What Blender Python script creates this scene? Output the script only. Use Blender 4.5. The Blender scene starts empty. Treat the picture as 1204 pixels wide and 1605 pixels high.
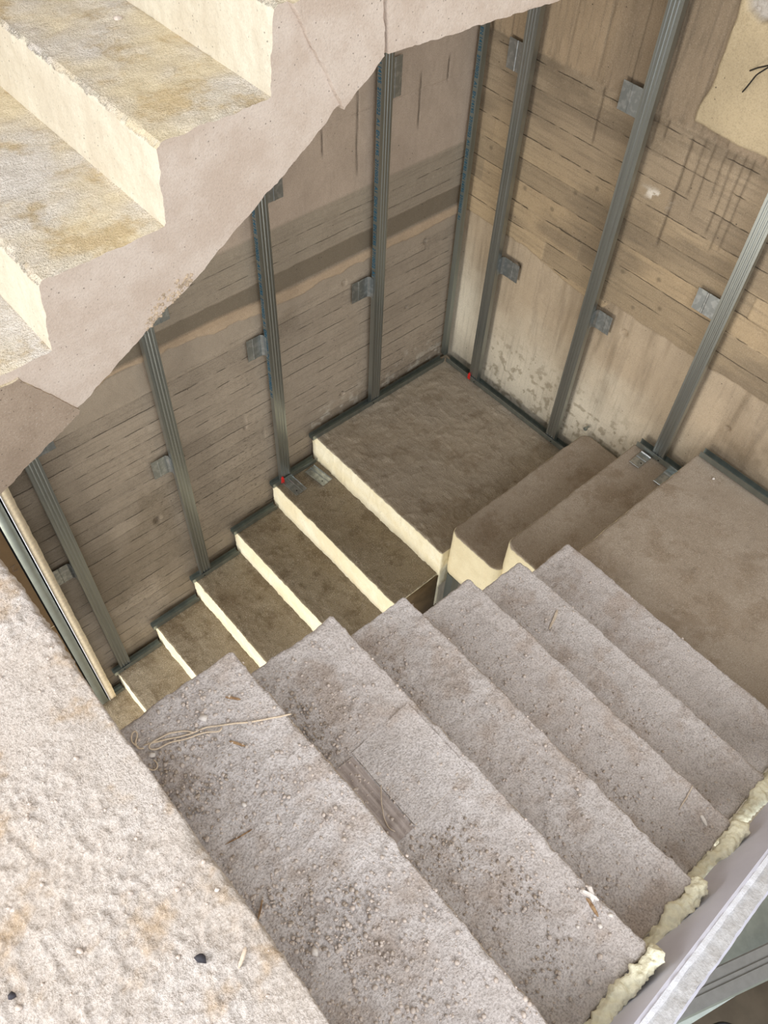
import bpy, bmesh, math, random
import numpy as np
from mathutils import Matrix, Vector

sc = bpy.context.scene
COL = sc.collection
random.seed(7)
RNG = np.random.default_rng(11)

# ------------------------------------------------------------------ camera
CAM = np.array([2.8002, 2.4559, 3.3311]); YAW, PITCH, ROLL = -2.3402, -0.9266, 0.0604
_d = np.array([math.cos(PITCH)*math.cos(YAW), math.cos(PITCH)*math.sin(YAW), math.sin(PITCH)])
_r = np.array([math.sin(YAW), -math.cos(YAW), 0.0]); _u = np.cross(_r, _d)
_c, _s = math.cos(ROLL), math.sin(ROLL)
_rt = _c*_r + _s*_u; _up = -_s*_r + _c*_u
cam = bpy.data.cameras.new('camera'); camo = bpy.data.objects.new('camera', cam); COL.objects.link(camo)
camo.matrix_world = Matrix(((_rt[0], _up[0], -_d[0], CAM[0]), (_rt[1], _up[1], -_d[1], CAM[1]),
                            (_rt[2], _up[2], -_d[2], CAM[2]), (0, 0, 0, 1)))
cam.sensor_fit = 'VERTICAL'; cam.sensor_height = 36.0; cam.sensor_width = 27.0
cam.lens = 1305.6/1605*36.0; cam.clip_start = 0.05
sc.camera = camo

# ------------------------------------------------------------------ light
sc.view_settings.view_transform = 'Standard'; sc.view_settings.look = 'None'
sc.view_settings.gamma = 1.0; sc.view_settings.exposure = 0.0
sc.view_settings.use_curve_mapping = False
w = bpy.data.worlds.new('world'); sc.world = w; w.use_nodes = True
bg = w.node_tree.nodes['Background']; bg.inputs[0].default_value = (0.90, 0.95, 1.0, 1); bg.inputs[1].default_value = 1.08

def area(name, loc, target, sx, sy, power, col):
    l = bpy.data.lights.new(name, 'AREA'); l.shape = 'RECTANGLE'; l.size = sx; l.size_y = sy; l.energy = power; l.color = col
    o = bpy.data.objects.new(name, l); COL.objects.link(o); o.location = loc
    o.rotation_euler = (Vector(target)-Vector(loc)).to_track_quat('-Z', 'Y').to_euler()
    return o
# daylight through the big window opening behind the camera, the lower storey's window, and the opening beside the stair
area('window_light_landing', (6.0, 0.3, 3.9), (1.8, 1.5, 1.6), 2.4, 2.0, 240, (1.0, 0.985, 0.97))
area('window_light_lower', (5.6, 0.9, -0.2), (0.5, 0.6, 0.0), 1.6, 1.8, 142, (1.0, 0.955, 0.87))
area('window_light_side', (3.4, 6.0, 4.4), (1.8, 1.8, 1.0), 3.0, 2.4, 175, (0.96, 0.97, 1.0))
sc.cycles.max_bounces = 6; sc.cycles.diffuse_bounces = 3; sc.cycles.glossy_bounces = 3

# ------------------------------------------------------------------ helpers
R_ = 0.185        # riser height
_T = np.random.default_rng(5).uniform(-1, 1, 65536)
def hash3(i, j, k): return _T[(i*7919 ^ j*104729 ^ k*1299709) & 0xffff]
def vnoise(p):
    p = np.asarray(p, dtype=np.float64); f = np.floor(p); t = p-f; t = t*t*(3-2*t); i = f.astype(np.int64)
    I = [(i[:, d]*m, (i[:, d]+1)*m) for d, m in enumerate((7919, 104729, 1299709))]; W = [(1-t[:, d], t[:, d]) for d in range(3)]
    rng_ = [(0, 1) if len(p) < 2 or p[0, d] != p[-1, d] or np.ptp(p[:, d]) > 0 else (0,) for d in range(3)]
    for d in range(3):
        if len(rng_[d]) == 1: W[d] = (np.ones(1), None)
    out = 0
    for a in rng_[0]:
        for b in rng_[1]:
            ab = I[0][a] ^ I[1][b]; wab = W[0][a]*W[1][b]
            for c in rng_[2]: out = out+wab*W[2][c]*_T[(ab ^ I[2][c]) & 0xffff]
    return out
def fbm(p, scale, octv=4, gain=0.5, off=0.0):
    p = np.asarray(p)*scale+off+17.3; a = 1.0; s = 0; tot = 0
    for o in range(octv):
        s = s+a*vnoise(p); tot += a; a *= gain; p = p*2.03+5.7
    return s/tot
def sstep(a, b, x):
    t = np.clip((x-a)/(b-a), 0, 1); return t*t*(3-2*t)

def mesh_np(name, V, F, mats, parent=None, smooth=True, sharp=None):
    """V (n,3), F (m,4) int quads or list of polygons"""
    me = bpy.data.meshes.new(name)
    V = np.asarray(V, dtype=np.float32)
    if isinstance(F, np.ndarray):
        m = len(F); k = F.shape[1]
        me.vertices.add(len(V)); me.vertices.foreach_set('co', V.ravel())
        me.loops.add(m*k); me.loops.foreach_set('vertex_index', F.astype(np.int32).ravel())
        me.polygons.add(m); me.polygons.foreach_set('loop_start', np.arange(0, m*k, k, dtype=np.int32))
        me.update(calc_edges=True); me.validate()
    else:
        me.from_pydata([tuple(map(float, v)) for v in V], [], [list(map(int, f)) for f in F]); me.update()
    if smooth:
        me.polygons.foreach_set('use_smooth', np.ones(len(me.polygons), dtype=bool))
        if sharp: 
            try: me.set_sharp_from_angle(angle=math.radians(sharp))
            except Exception: pass
    o = bpy.data.objects.new(name, me); COL.objects.link(o)
    for m_ in (mats if isinstance(mats, (list, tuple)) else [mats]): me.materials.append(m_)
    if parent is not None: o.parent = parent
    return o
def set_attr(o, name, arr):
    a = o.data.attributes.new(name, 'FLOAT_COLOR', 'POINT')
    c = np.ones((len(arr), 4), dtype=np.float32); c[:, :3] = arr; a.data.foreach_set('color', c.ravel())
def tag(o, label=None, cat=None, group=None, kind=None):
    if label: o['label'] = label
    if cat: o['category'] = cat
    if group: o['group'] = group
    if kind: o['kind'] = kind
    return o
def empty(name, loc=(0, 0, 0)):
    o = bpy.data.objects.new(name, None); COL.objects.link(o); o.location = loc; o.empty_display_size = 0.1
    return o
def put(o, parent):      # parent with world placement kept
    o.parent = parent; o.matrix_parent_inverse = Matrix.Translation(-Vector(parent.location)); return o

def axis(a, b, res):
    n = max(1, int(round((b-a)/res))); return np.linspace(a, b, n+1)
def axis2(a, b, pts):
    """piecewise axis: pts = [(upto, res), ...]"""
    out = [np.array([a])]; cur = a
    for up, res in pts:
        out.append(axis(cur, up, res)[1:]); cur = up
    return np.concatenate(out)

def lattice(X, Y, Z, faces='xXyYzZ'):
    nx, ny, nz = len(X)-1, len(Y)-1, len(Z)-1
    quads = []
    def key(i, j, k): return (i*(ny+1)+j)*(nz+1)+k
    def add(A, B, C, D): quads.append(np.stack([A.ravel(), B.ravel(), C.ravel(), D.ravel()], 1))
    for f in faces:
        if f in 'xX':
            i = 0 if f == 'x' else nx; j, k = np.meshgrid(np.arange(ny), np.arange(nz), indexing='ij')
            q = [key(i, j, k), key(i, j+1, k), key(i, j+1, k+1), key(i, j, k+1)]
            if f == 'x': q = q[::-1]
        elif f in 'yY':
            j = 0 if f == 'y' else ny; i, k = np.meshgrid(np.arange(nx), np.arange(nz), indexing='ij')
            q = [key(i, j, k), key(i, j, k+1), key(i+1, j, k+1), key(i+1, j, k)]
            if f == 'y': q = q[::-1]
        else:
            k = 0 if f == 'z' else nz; i, j = np.meshgrid(np.arange(nx), np.arange(ny), indexing='ij')
            q = [key(i, j, k), key(i+1, j, k), key(i+1, j+1, k), key(i, j+1, k)]
            if f == 'z': q = q[::-1]
        add(*q)
    Q = np.concatenate(quads); u, inv = np.unique(Q, return_inverse=True)
    k = u % (nz+1); j = (u//(nz+1)) % (ny+1); i = u//((nz+1)*(ny+1))
    return np.stack([X[i], Y[j], Z[k]], 1), inv.reshape(Q.shape), (i, j, k)

def rblock(name, X, Y, Z, mats, parent, disp, rv=0.006, rt=0.012, rtvar=0.7, faces='xXyYzZ', bottom_round=False):
    """rough concrete block: plan corners rounded by rv, top edge by rt (uneven), then displaced by disp(p,n)"""
    P, F, (I, J, K) = lattice(X, Y, Z, faces)
    P0 = P.copy()
    x0, x1, y0, y1, z0, z1 = X[0], X[-1], Y[0], Y[-1], Z[0], Z[-1]
    cx, cy, hx, hy = (x0+x1)/2, (y0+y1)/2, (x1-x0)/2, (y1-y0)/2
    rel = P[:, :2]-np.array([cx, cy]); sg = np.sign(rel); ab = np.abs(rel)
    ex = np.maximum(ab[:, 0]-(hx-rv), 0); ey = np.maximum(ab[:, 1]-(hy-rv), 0)
    L = np.hypot(ex, ey); mx = np.maximum(ex, ey); both = (ex > 0) & (ey > 0)
    s = np.where(both, mx/np.maximum(L, 1e-9), 1.0)
    ab2 = ab.copy(); ab2[:, 0] = np.where(both, hx-rv+ex*s, ab[:, 0]); ab2[:, 1] = np.where(both, hy-rv+ey*s, ab[:, 1])
    ex *= s; ey *= s
    qx = ab2[:, 0]-(hx-rv); qy = ab2[:, 1]-(hy-rv)
    outd = np.hypot(np.maximum(qx, 0), np.maximum(qy, 0)); sd = outd-rv+np.minimum(np.maximum(qx, qy), 0)
    nx_ = np.where(both | (outd > 0), np.maximum(qx, 0), (qx >= qy)*1.0); ny_ = np.where(both | (outd > 0), np.maximum(qy, 0), (qx < qy)*1.0)
    ln = np.maximum(np.hypot(nx_, ny_), 1e-9); n2 = np.stack([nx_/ln, ny_/ln], 1)*np.where(sg == 0, 1, sg)
    P[:, :2] = np.array([cx, cy])+sg*ab2
    rtv = rt*(1+rtvar*fbm(P0, 14, 3)*1.6+rtvar*0.8*fbm(P0, 45, 2)); chip = sstep(0.30, 0.62, fbm(P0, 9, 3, off=33)); rtv = np.clip(rtv+rt*1.6*chip, rt*0.2, rt*4)
    u = np.clip(rtv+sd, 0, rtv); h = np.clip(P[:, 2]-(z1-rtv), 0, rtv)
    band = (u > 0) & (h > 0)
    m = np.maximum(u, h); LL = np.maximum(np.hypot(u, h), 1e-9); s2 = np.where(band, m/LL, 1.0)
    un, hn = u*s2, h*s2
    P[:, :2] += n2*(un-u)[:, None]; P[:, 2] += hn-h
    N = np.zeros_like(P)
    side = (I == 0) | (I == len(X)-1) | (J == 0) | (J == len(Y)-1); top = K == len(Z)-1
    N[top, 2] = 1; N[side & ~top, :2] = n2[side & ~top]
    nb = np.concatenate([n2*(un/rtv)[:, None], (hn/rtv)[:, None]], 1); nb /= np.maximum(np.linalg.norm(nb, axis=1), 1e-9)[:, None]
    N[band] = nb[band]
    bot = (K == 0) & ~side; N[bot, 2] = -1
    if disp is not None: P = P+N*disp(P0, N)[:, None]
    return mesh_np(name, P, F, mats, parent)

def disp_tread(amp=0.004, grain=0.0015, off=0.0, lump=0.0):
    def f(P, N):
        d = amp*fbm(P, 5.5, 4, off=off)+grain*fbm(P, 70, 3, 0.6, off=off)
        if lump:
            v = fbm(P, 22, 3, off=off+3); d = d+lump*np.maximum(v-0.05, 0)**1.2*2.2
            ridge = 1-np.abs(fbm(P*np.array([1, 1, .4]), 13, 3, off=off+9)); d = d+lump*0.8*sstep(.82, .99, ridge)
        return d
    return f

def disp_landing(P, N):      # trowelled, then trodden: smooth areas and crusted ridged ones
    m = sstep(-0.12, 0.30, fbm(P, 2.6, 3, off=61))
    r1 = 1-np.abs(fbm(P, 24, 3, off=7))*2.2; r2 = 1-np.abs(fbm(P, 55, 2, off=12))*2.0
    return 0.006*fbm(P, 5.0, 3, off=50)+m*(0.0045*np.maximum(r1, 0)**3+0.003*np.maximum(r2, 0)**2+0.0038*fbm(P*np.array([1, 1.6, 1]), 40, 3, off=15))+0.0012*fbm(P, 110, 2)

# -------------------------------------------------- node material builder
class NM:
    def __init__(self, name):
        self.m = bpy.data.materials.new(name); self.m.use_nodes = True; self.t = self.m.node_tree; self.n = self.t.nodes; self.l = self.t.links
        self.b = self.n['Principled BSDF']; self.tc = self.n.new('ShaderNodeTexCoord'); self._g = None
    def _set(self, sock, v):
        if isinstance(v, bpy.types.NodeSocket): self.l.new(v, sock)
        elif isinstance(v, (tuple, list)) and len(v) == 3 and sock.type == 'RGBA': sock.default_value = (*v, 1)
        else: sock.default_value = v
    def coord(self, scale=(1, 1, 1), loc=(0, 0, 0), rot=(0, 0, 0)):
        mp = self.n.new('ShaderNodeMapping'); self.l.new(self.tc.outputs['Object'], mp.inputs[0])
        mp.inputs['Scale'].default_value = scale; mp.inputs['Location'].default_value = loc; mp.inputs['Rotation'].default_value = rot
        return mp.outputs[0]
    def noise(self, scale, detail=4, rough=0.55, vec=None, dist=0.0):
        n = self.n.new('ShaderNodeTexNoise'); n.inputs['Scale'].default_value = scale; n.inputs['Detail'].default_value = detail
        n.inputs['Roughness'].default_value = rough; n.inputs['Distortion'].default_value = dist
        self.l.new(vec or self.tc.outputs['Object'], n.inputs['Vector']); return n.outputs[0]
    def vor(self, scale, vec=None, feat='F1', rand=1.0):
        n = self.n.new('ShaderNodeTexVoronoi'); n.feature = feat; n.inputs['Scale'].default_value = scale; n.inputs['Randomness'].default_value = rand
        self.l.new(vec or self.tc.outputs['Object'], n.inputs['Vector']); return n.outputs[0]
    def ramp(self, fac, a, b, lo=0.0, hi=1.0):
        n = self.n.new('ShaderNodeMapRange'); n.interpolation_type = 'SMOOTHSTEP'
        self._set(n.inputs[0], fac); n.inputs[1].default_value = a; n.inputs[2].default_value = b; n.inputs[3].default_value = lo; n.inputs[4].default_value = hi
        return n.outputs[0]
    def mix(self, fac, a, b, mode='MIX'):
        n = self.n.new('ShaderNodeMix'); n.data_type = 'RGBA'; n.blend_type = mode; n.clamp_factor = True
        self._set(n.inputs[0], fac); self._set(n.inputs[6], a); self._set(n.inputs[7], b); return n.outputs[2]
    def math(self, op, a, b=0.5, c=None):
        n = self.n.new('ShaderNodeMath'); n.operation = op; self._set(n.inputs[0], a); self._set(n.inputs[1], b)
        if c is not None: self._set(n.inputs[2], c)
        return n.outputs[0]
    def normal_z(self):
        g = self.n.new('ShaderNodeNewGeometry'); s = self.n.new('ShaderNodeSeparateXYZ'); self.l.new(g.outputs['Normal'], s.inputs[0]); return s.outputs[2]
    def attr(self, name):
        n = self.n.new('ShaderNodeAttribute'); n.attribute_name = name; return n.outputs['Color']
    def bump(self, h, strength=0.4, dist=0.01, prev=None):
        n = self.n.new('ShaderNodeBump'); n.inputs['Strength'].default_value = strength; n.inputs['Distance'].default_value = dist
        self._set(n.inputs['Height'], h)
        if prev is not None: self.l.new(prev, n.inputs['Normal'])
        return n.outputs[0]
    def out(self, col, rough=0.9, metal=0.0, normal=None, spec=0.3):
        self._set(self.b.inputs['Base Color'], col); self._set(self.b.inputs['Roughness'], rough); self._set(self.b.inputs['Metallic'], metal)
        self.b.inputs['Specular IOR Level'].default_value = spec
        if normal is not None: self.l.new(normal, self.b.inputs['Normal'])
        return self.m

def S(r, g, b):   # sRGB 0-255 -> linear
    f = lambda c: (c/255/12.92) if c/255 <= 0.04045 else ((c/255+0.055)/1.055)**2.4
    return (f(r), f(g), f(b))

def concrete_step(name, top1, top2, top3, cast1, cast2, fine=220, bump_t=0.6, grit=1.0, pits=True, stretch=(1, 1, 1), ridge=0.0, cast_bump=0.25):
    """cast concrete whose upward faces carry dust, dirt and mortar crumbs"""
    n = NM(name)
    v = n.coord(stretch)
    big = n.noise(2.6, 3, 0.6); mid = n.noise(17, 5, 0.74, vec=v); fin = n.noise(fine, 3, 0.7)
    gr2 = n.vor(fine*0.38)
    pat = n.noise(6.5, 4, 0.68)
    c = n.mix(n.ramp(big, 0.36, 0.64), top1, top2)
    c = n.mix(n.math('MULTIPLY', n.ramp(pat, 0.50, 0.66), 0.8), c, top3)
    c = n.mix(n.ramp(mid, 0.30, 0.48, 0.26*grit, 0.0), c, tuple(x*0.45 for x in top3))
    c = n.mix(n.ramp(fin, 0.34, 0.56, 0.40*grit, 0.0), c, tuple(x*0.30 for x in top3))
    c = n.mix(n.ramp(fin, 0.56, 0.74, 0.0, 0.34*grit), c, (0.92, 0.89, 0.86))
    spk = n.math('MULTIPLY', n.ramp(gr2, 0.09, 0.18, 1.0, 0.0), n.ramp(pat, 0.46, 0.58))
    c = n.mix(n.math('MULTIPLY', spk, 0.42*grit), c, tuple(x*0.25 for x in top3))
    k = n.mix(n.ramp(pat, 0.35, 0.66), cast1, cast2)
    k = n.mix(n.ramp(fin, 0.34, 0.5, 0.20, 0.0), k, tuple(x*0.5 for x in cast1))
    k = n.mix(n.ramp(fin, 0.56, 0.8, 0.0, 0.22), k, (0.97, 0.95, 0.9))
    if pits:
        pv = n.vor(52); pm = n.ramp(pv, 0.06, 0.12, 1.0, 0.0); pm = n.math('MULTIPLY', pm, n.ramp(pat, 0.44, 0.54))
        pm2 = n.math('MULTIPLY', n.ramp(gr2, 0.08, 0.15, 0.8, 0.0), n.ramp(mid, 0.50, 0.60)); pm = n.math('MAXIMUM', pm, pm2)
        k = n.mix(n.math('MULTIPLY', pm, 0.75), k, tuple(x*0.25 for x in cast1))
    nz = n.normal_z()
    f = n.ramp(n.math('ADD', nz, n.math('MULTIPLY', n.math('SUBTRACT', mid, 0.5), 0.9)), 0.45, 0.72)
    col = n.mix(f, k, c)
    hb = n.math('ADD', mid, n.math('MULTIPLY', fin, 0.48))
    hb = n.math('MULTIPLY', hb, n.ramp(big, 0.36, 0.60, 0.55, 1.0+ridge))
    hh = n.mix(f, n.math('MULTIPLY', n.math('ADD', mid, n.math('MULTIPLY', fin, 0.4)), cast_bump/max(bump_t, .01)), hb)
    bs = n.bump(hh, bump_t, 0.011)
    return n.out(col, 0.93, 0, bs, 0.25)

M = {}
M['landing_top'] = concrete_step('dusty_pale_concrete', S(192, 181, 171), S(204, 195, 188), S(182, 158, 130), S(192, 180, 168), S(202, 192, 182), 200, 0.65, 0.95, ridge=0.2)
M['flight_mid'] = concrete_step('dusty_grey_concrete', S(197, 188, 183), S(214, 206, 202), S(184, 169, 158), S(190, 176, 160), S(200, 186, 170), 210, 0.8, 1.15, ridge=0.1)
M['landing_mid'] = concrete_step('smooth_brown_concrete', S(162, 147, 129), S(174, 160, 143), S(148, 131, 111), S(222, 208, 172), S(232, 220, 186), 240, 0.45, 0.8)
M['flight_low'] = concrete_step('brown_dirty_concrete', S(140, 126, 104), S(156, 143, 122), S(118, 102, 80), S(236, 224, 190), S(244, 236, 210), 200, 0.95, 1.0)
M['landing_low'] = concrete_step('brown_trowelled_concrete', S(172, 158, 138), S(186, 172, 153), S(154, 138, 117), S(236, 224, 190), S(244, 236, 210), 200, 0.9, 0.8, stretch=(2.4, 0.7, 1), ridge=0.5)
M['flight_up'] = concrete_step('cream_rough_concrete', S(214, 199, 168), S(230, 222, 212), S(196, 173, 132), S(208, 200, 181), S(200, 190, 170), 170, 1.3, 0.45, stretch=(0.7, 1.8, 1), ridge=0.35)
M['flight_up_side'] = concrete_step('pinkish_cast_concrete', S(205, 188, 155), S(222, 212, 196), S(186, 162, 118), S(196, 178, 162), S(210, 195, 181), 180, 0.5, 0.6, cast_bump=0.3)
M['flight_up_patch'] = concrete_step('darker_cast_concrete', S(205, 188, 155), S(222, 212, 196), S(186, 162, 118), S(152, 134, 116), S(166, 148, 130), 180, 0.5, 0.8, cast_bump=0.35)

def wall_mat(name, bw, hor, off):
    """board-marked concrete: tint from the boards of the formwork, thin dark joints, blow holes, fine grain"""
    n = NM(name)
    c = n.attr('col'); msk = n.n.new('ShaderNodeAttribute'); msk.attribute_name = 'msk'; sx = n.n.new('ShaderNodeSeparateColor'); n.l.new(msk.outputs['Color'], sx.inputs[0])
    sp = n.n.new('ShaderNodeSeparateXYZ'); n.l.new(n.tc.outputs['Object'], sp.inputs[0])
    gv = n.coord((3.5, 3.5, 75)); grain = n.noise(1.0, 4, 0.6, vec=gv)
    gv2 = n.coord((55, 55, 4)); grain2 = n.noise(1.0, 3, 0.6, vec=gv2)
    b = n.noise(200, 3, 0.65); big = n.noise(5, 4, 0.6)
    c = n.mix(n.ramp(big, 0.36, 0.66, 0.0, 0.16), c, (0.12, 0.09, 0.06))
    c = n.mix(n.math('MULTIPLY', n.ramp(grain, 0.30, 0.54, 0.26, 0.0), sx.outputs[0]), c, (0.09, 0.07, 0.05))
    c = n.mix(n.math('MULTIPLY', n.ramp(grain2, 0.32, 0.52, 0.26, 0.0), sx.outputs[1]), c, (0.10, 0.08, 0.06))
    c = n.mix(n.ramp(b, 0.34, 0.5, 0.22, 0.0), c, (0.07, 0.055, 0.04))
    c = n.mix(n.ramp(b, 0.56, 0.78, 0.0, 0.20), c, (0.72, 0.67, 0.58))
    # joints between boards
    zz = n.math('ADD', sp.outputs[2], n.math('MULTIPLY', n.math('SUBTRACT', big, 0.5), 0.012))
    fr = n.math('FRACT', n.math('DIVIDE', n.math('ADD', zz, off), bw)); dj = n.math('MULTIPLY', n.math('MINIMUM', fr, n.math('SUBTRACT', 1.0, fr)), bw)
    j = n.math('MULTIPLY', n.ramp(dj, 0.0008, 0.0030, 1.0, 0.0), n.ramp(n.noise(9, 2), 0.40, 0.56)); j = n.math('MULTIPLY', j, sx.outputs[0])
    c = n.mix(n.math('MULTIPLY', j, 0.8), c, (0.035, 0.026, 0.018))
    dsh = n.noise(1.0, 3, 0.55, vec=n.coord((38, 38, 240))); dm = n.math('MULTIPLY', n.ramp(dsh, 0.585, 0.64), sx.outputs[2]); c = n.mix(n.math('MULTIPLY', dm, 0.75), c, (0.05, 0.038, 0.026))
    pv = n.vor(30); pm = n.math('MULTIPLY', n.ramp(pv, 0.05, 0.10, 1, 0), n.ramp(big, 0.52, 0.60))
    c = n.mix(n.math('MULTIPLY', pm, 0.85), c, (0.03, 0.022, 0.016))
    h = n.math('SUBTRACT', n.math('ADD', n.math('MULTIPLY', b, 0.35), n.math('MULTIPLY', grain, 0.5)), n.math('ADD', n.math('MULTIPLY', j, 0.7), n.math('MULTIPLY', dm, 0.5)))
    return n.out(c, 0.9, 0, n.bump(h, 0.45, 0.006), 0.25)
M['wall'] = wall_mat('board_marked_concrete_grey', 0.083, 'x', 5.0); M['wall_tan'] = wall_mat('board_marked_concrete_tan', 0.104, 'y', 4.999)

def steel(name, base=(0.34, 0.36, 0.345), rough=0.30, spangle=0.0):
    n = NM(name)
    st = n.noise(30, 2, 0.5, vec=n.coord((1, 1, 0.02)))
    c = n.mix(n.ramp(st, 0.3, 0.7), tuple(x*0.92 for x in base), tuple(min(1, x*1.08) for x in base))
    if spangle: c = n.mix(n.ramp(n.noise(45, 2), 0.45, 0.65, 0.0, spangle), c, (0.75, 0.78, 0.78))
    return n.out(c, rough, 0.92, None, 0.5)
M['steel'] = steel('galvanised_steel'); M['steel_plate'] = steel('galvanised_plate', (0.36, 0.39, 0.40), 0.32, 0.35); M['steel_dark'] = steel('dull_galvanised_steel', (0.30, 0.33, 0.31), 0.42)
def plain(name, col, rough=0.7, metal=0.0, var=0.12, scale=60, bump=0.0, bdist=0.003):
    n = NM(name); s = n.noise(scale, 4, 0.6)
    c = n.mix(n.ramp(s, 0.3, 0.7), tuple(x*(1-var) for x in col), tuple(min(1, x*(1+var)) for x in col))
    return n.out(c, rough, metal, n.bump(s, bump, bdist) if bump else None)
M['ink'] = plain('teal_ink', S(20, 92, 120), 0.6)
M['brown_ink'] = plain('faint_brown_ink', S(92, 74, 56), 0.8)
M['red'] = plain('red_plastic', S(205, 40, 35), 0.45)
M['orange'] = plain('orange_plug', S(190, 75, 35), 0.5)
M['lilac'] = plain('painted_board_face', S(222, 222, 236), 0.55, 0, 0.03, 12, 0.05)
M['core'] = plain('gypsum_core', S(206, 205, 206), 0.95, 0, 0.10, 120, 0.6, 0.004)
M['paper'] = plain('white_paper_edge', S(238, 240, 248), 0.8, 0, 0.05, 200, 0.5, 0.003)
M['foam'] = plain('expanding_foam', S(250, 244, 216), 0.8, 0, 0.06, 110, 0.6, 0.006)
M['gypsum_edge'] = plain('raw_board_edge', S(216, 200, 172), 0.9, 0, 0.10, 60, 0.4)
M['brown_paper'] = plain('brown_paper_board', S(140, 114, 82), 0.85, 0, 0.06, 30, 0.1)
M['grey_board'] = plain('grey_metal_face', S(150, 155, 146), 0.5, 0.55, 0.06, 20)
M['alu'] = plain('aluminium_rail', S(140, 140, 138), 0.45, 0.4, 0.06, 40)
M['glass_floor'] = plain('pale_screed', S(170, 178, 172), 0.6, 0, 0.08, 30, 0.2)
M['dark'] = plain('dark_floor', S(70, 62, 48), 0.7, 0, 0.2, 8)
M['black'] = plain('black_rubber', (0.012, 0.012, 0.013), 0.5)
M['wire'] = plain('black_wire', (0.02, 0.018, 0.016), 0.6)
M['string'] = plain('cotton_string', S(214, 196, 172), 0.9, 0, 0.12, 300)
def wood_mat(name, c1, c2, sc_=(60, 3, 60)):
    n = NM(name); v = n.coord(sc_); g = n.noise(1.0, 5, 0.6, vec=v); d = n.noise(180, 3, 0.6)
    c = n.mix(n.ramp(g, 0.35, 0.65), c1, c2); c = n.mix(n.ramp(d, 0.5, 0.75, 0, 0.4), c, S(205, 192, 180))
    return n.out(c, 0.9, 0, n.bump(g, 0.5, 0.004))
M['plank'] = wood_mat('dusty_plank', S(176, 160, 148), S(196, 182, 170)); M['plank_grey'] = wood_mat('grey_plank', S(150, 138, 132), S(182, 170, 164), (110, 2, 60))
M['splinter'] = wood_mat('brown_splinter', S(120, 90, 62), S(168, 138, 104), (80, 80, 10)); M['splinter_pale'] = wood_mat('pale_splinter', S(190, 172, 150), S(215, 200, 182), (80, 80, 10))
M['stone'] = plain('mortar_crumb', S(200, 187, 176), 0.95, 0, 0.18, 90, 0.5); M['stone_white'] = plain('white_plaster_chip', S(222, 214, 206), 0.9, 0, 0.06, 120, 0.4)
M['stone_dark'] = plain('dark_stone', S(58, 56, 62), 0.6, 0, 0.3, 60, 0.3); M['brick_red'] = plain('broken_brick', S(140, 74, 52), 0.9, 0, 0.2, 60, 0.5)
M['shade_plate'] = plain('dirty_shaded_brown', S(104, 86, 62), 0.9, 0, 0.2, 14, 0.4)  # brown standing for shade and dirt on the lower step sides
M['honey'] = plain('honeycombed_concrete', S(186, 166, 142), 0.95, 0, 0.3, 80, 0.6)
M['grit_dark'] = plain('brown_grit', S(172, 158, 144), 0.95, 0, 0.3, 70, 0.5)
M['ground'] = plain('storey_slab', S(120, 110, 96), 0.9, 0, 0.15, 5, 0.3)
M['ceil'] = plain('ceiling_slab', S(170, 160, 148), 0.9, 0, 0.1, 6, 0.3)

# ------------------------------------------------------------------ walls
def lines_relief(z, seams, depth, width):
    d = np.zeros_like(z)
    for s in seams: d = d-depth*np.exp(-((z-s)/width)**2)
    return d
def lerp(a, b, t): return a+(b-a)*t[:, None]

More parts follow.
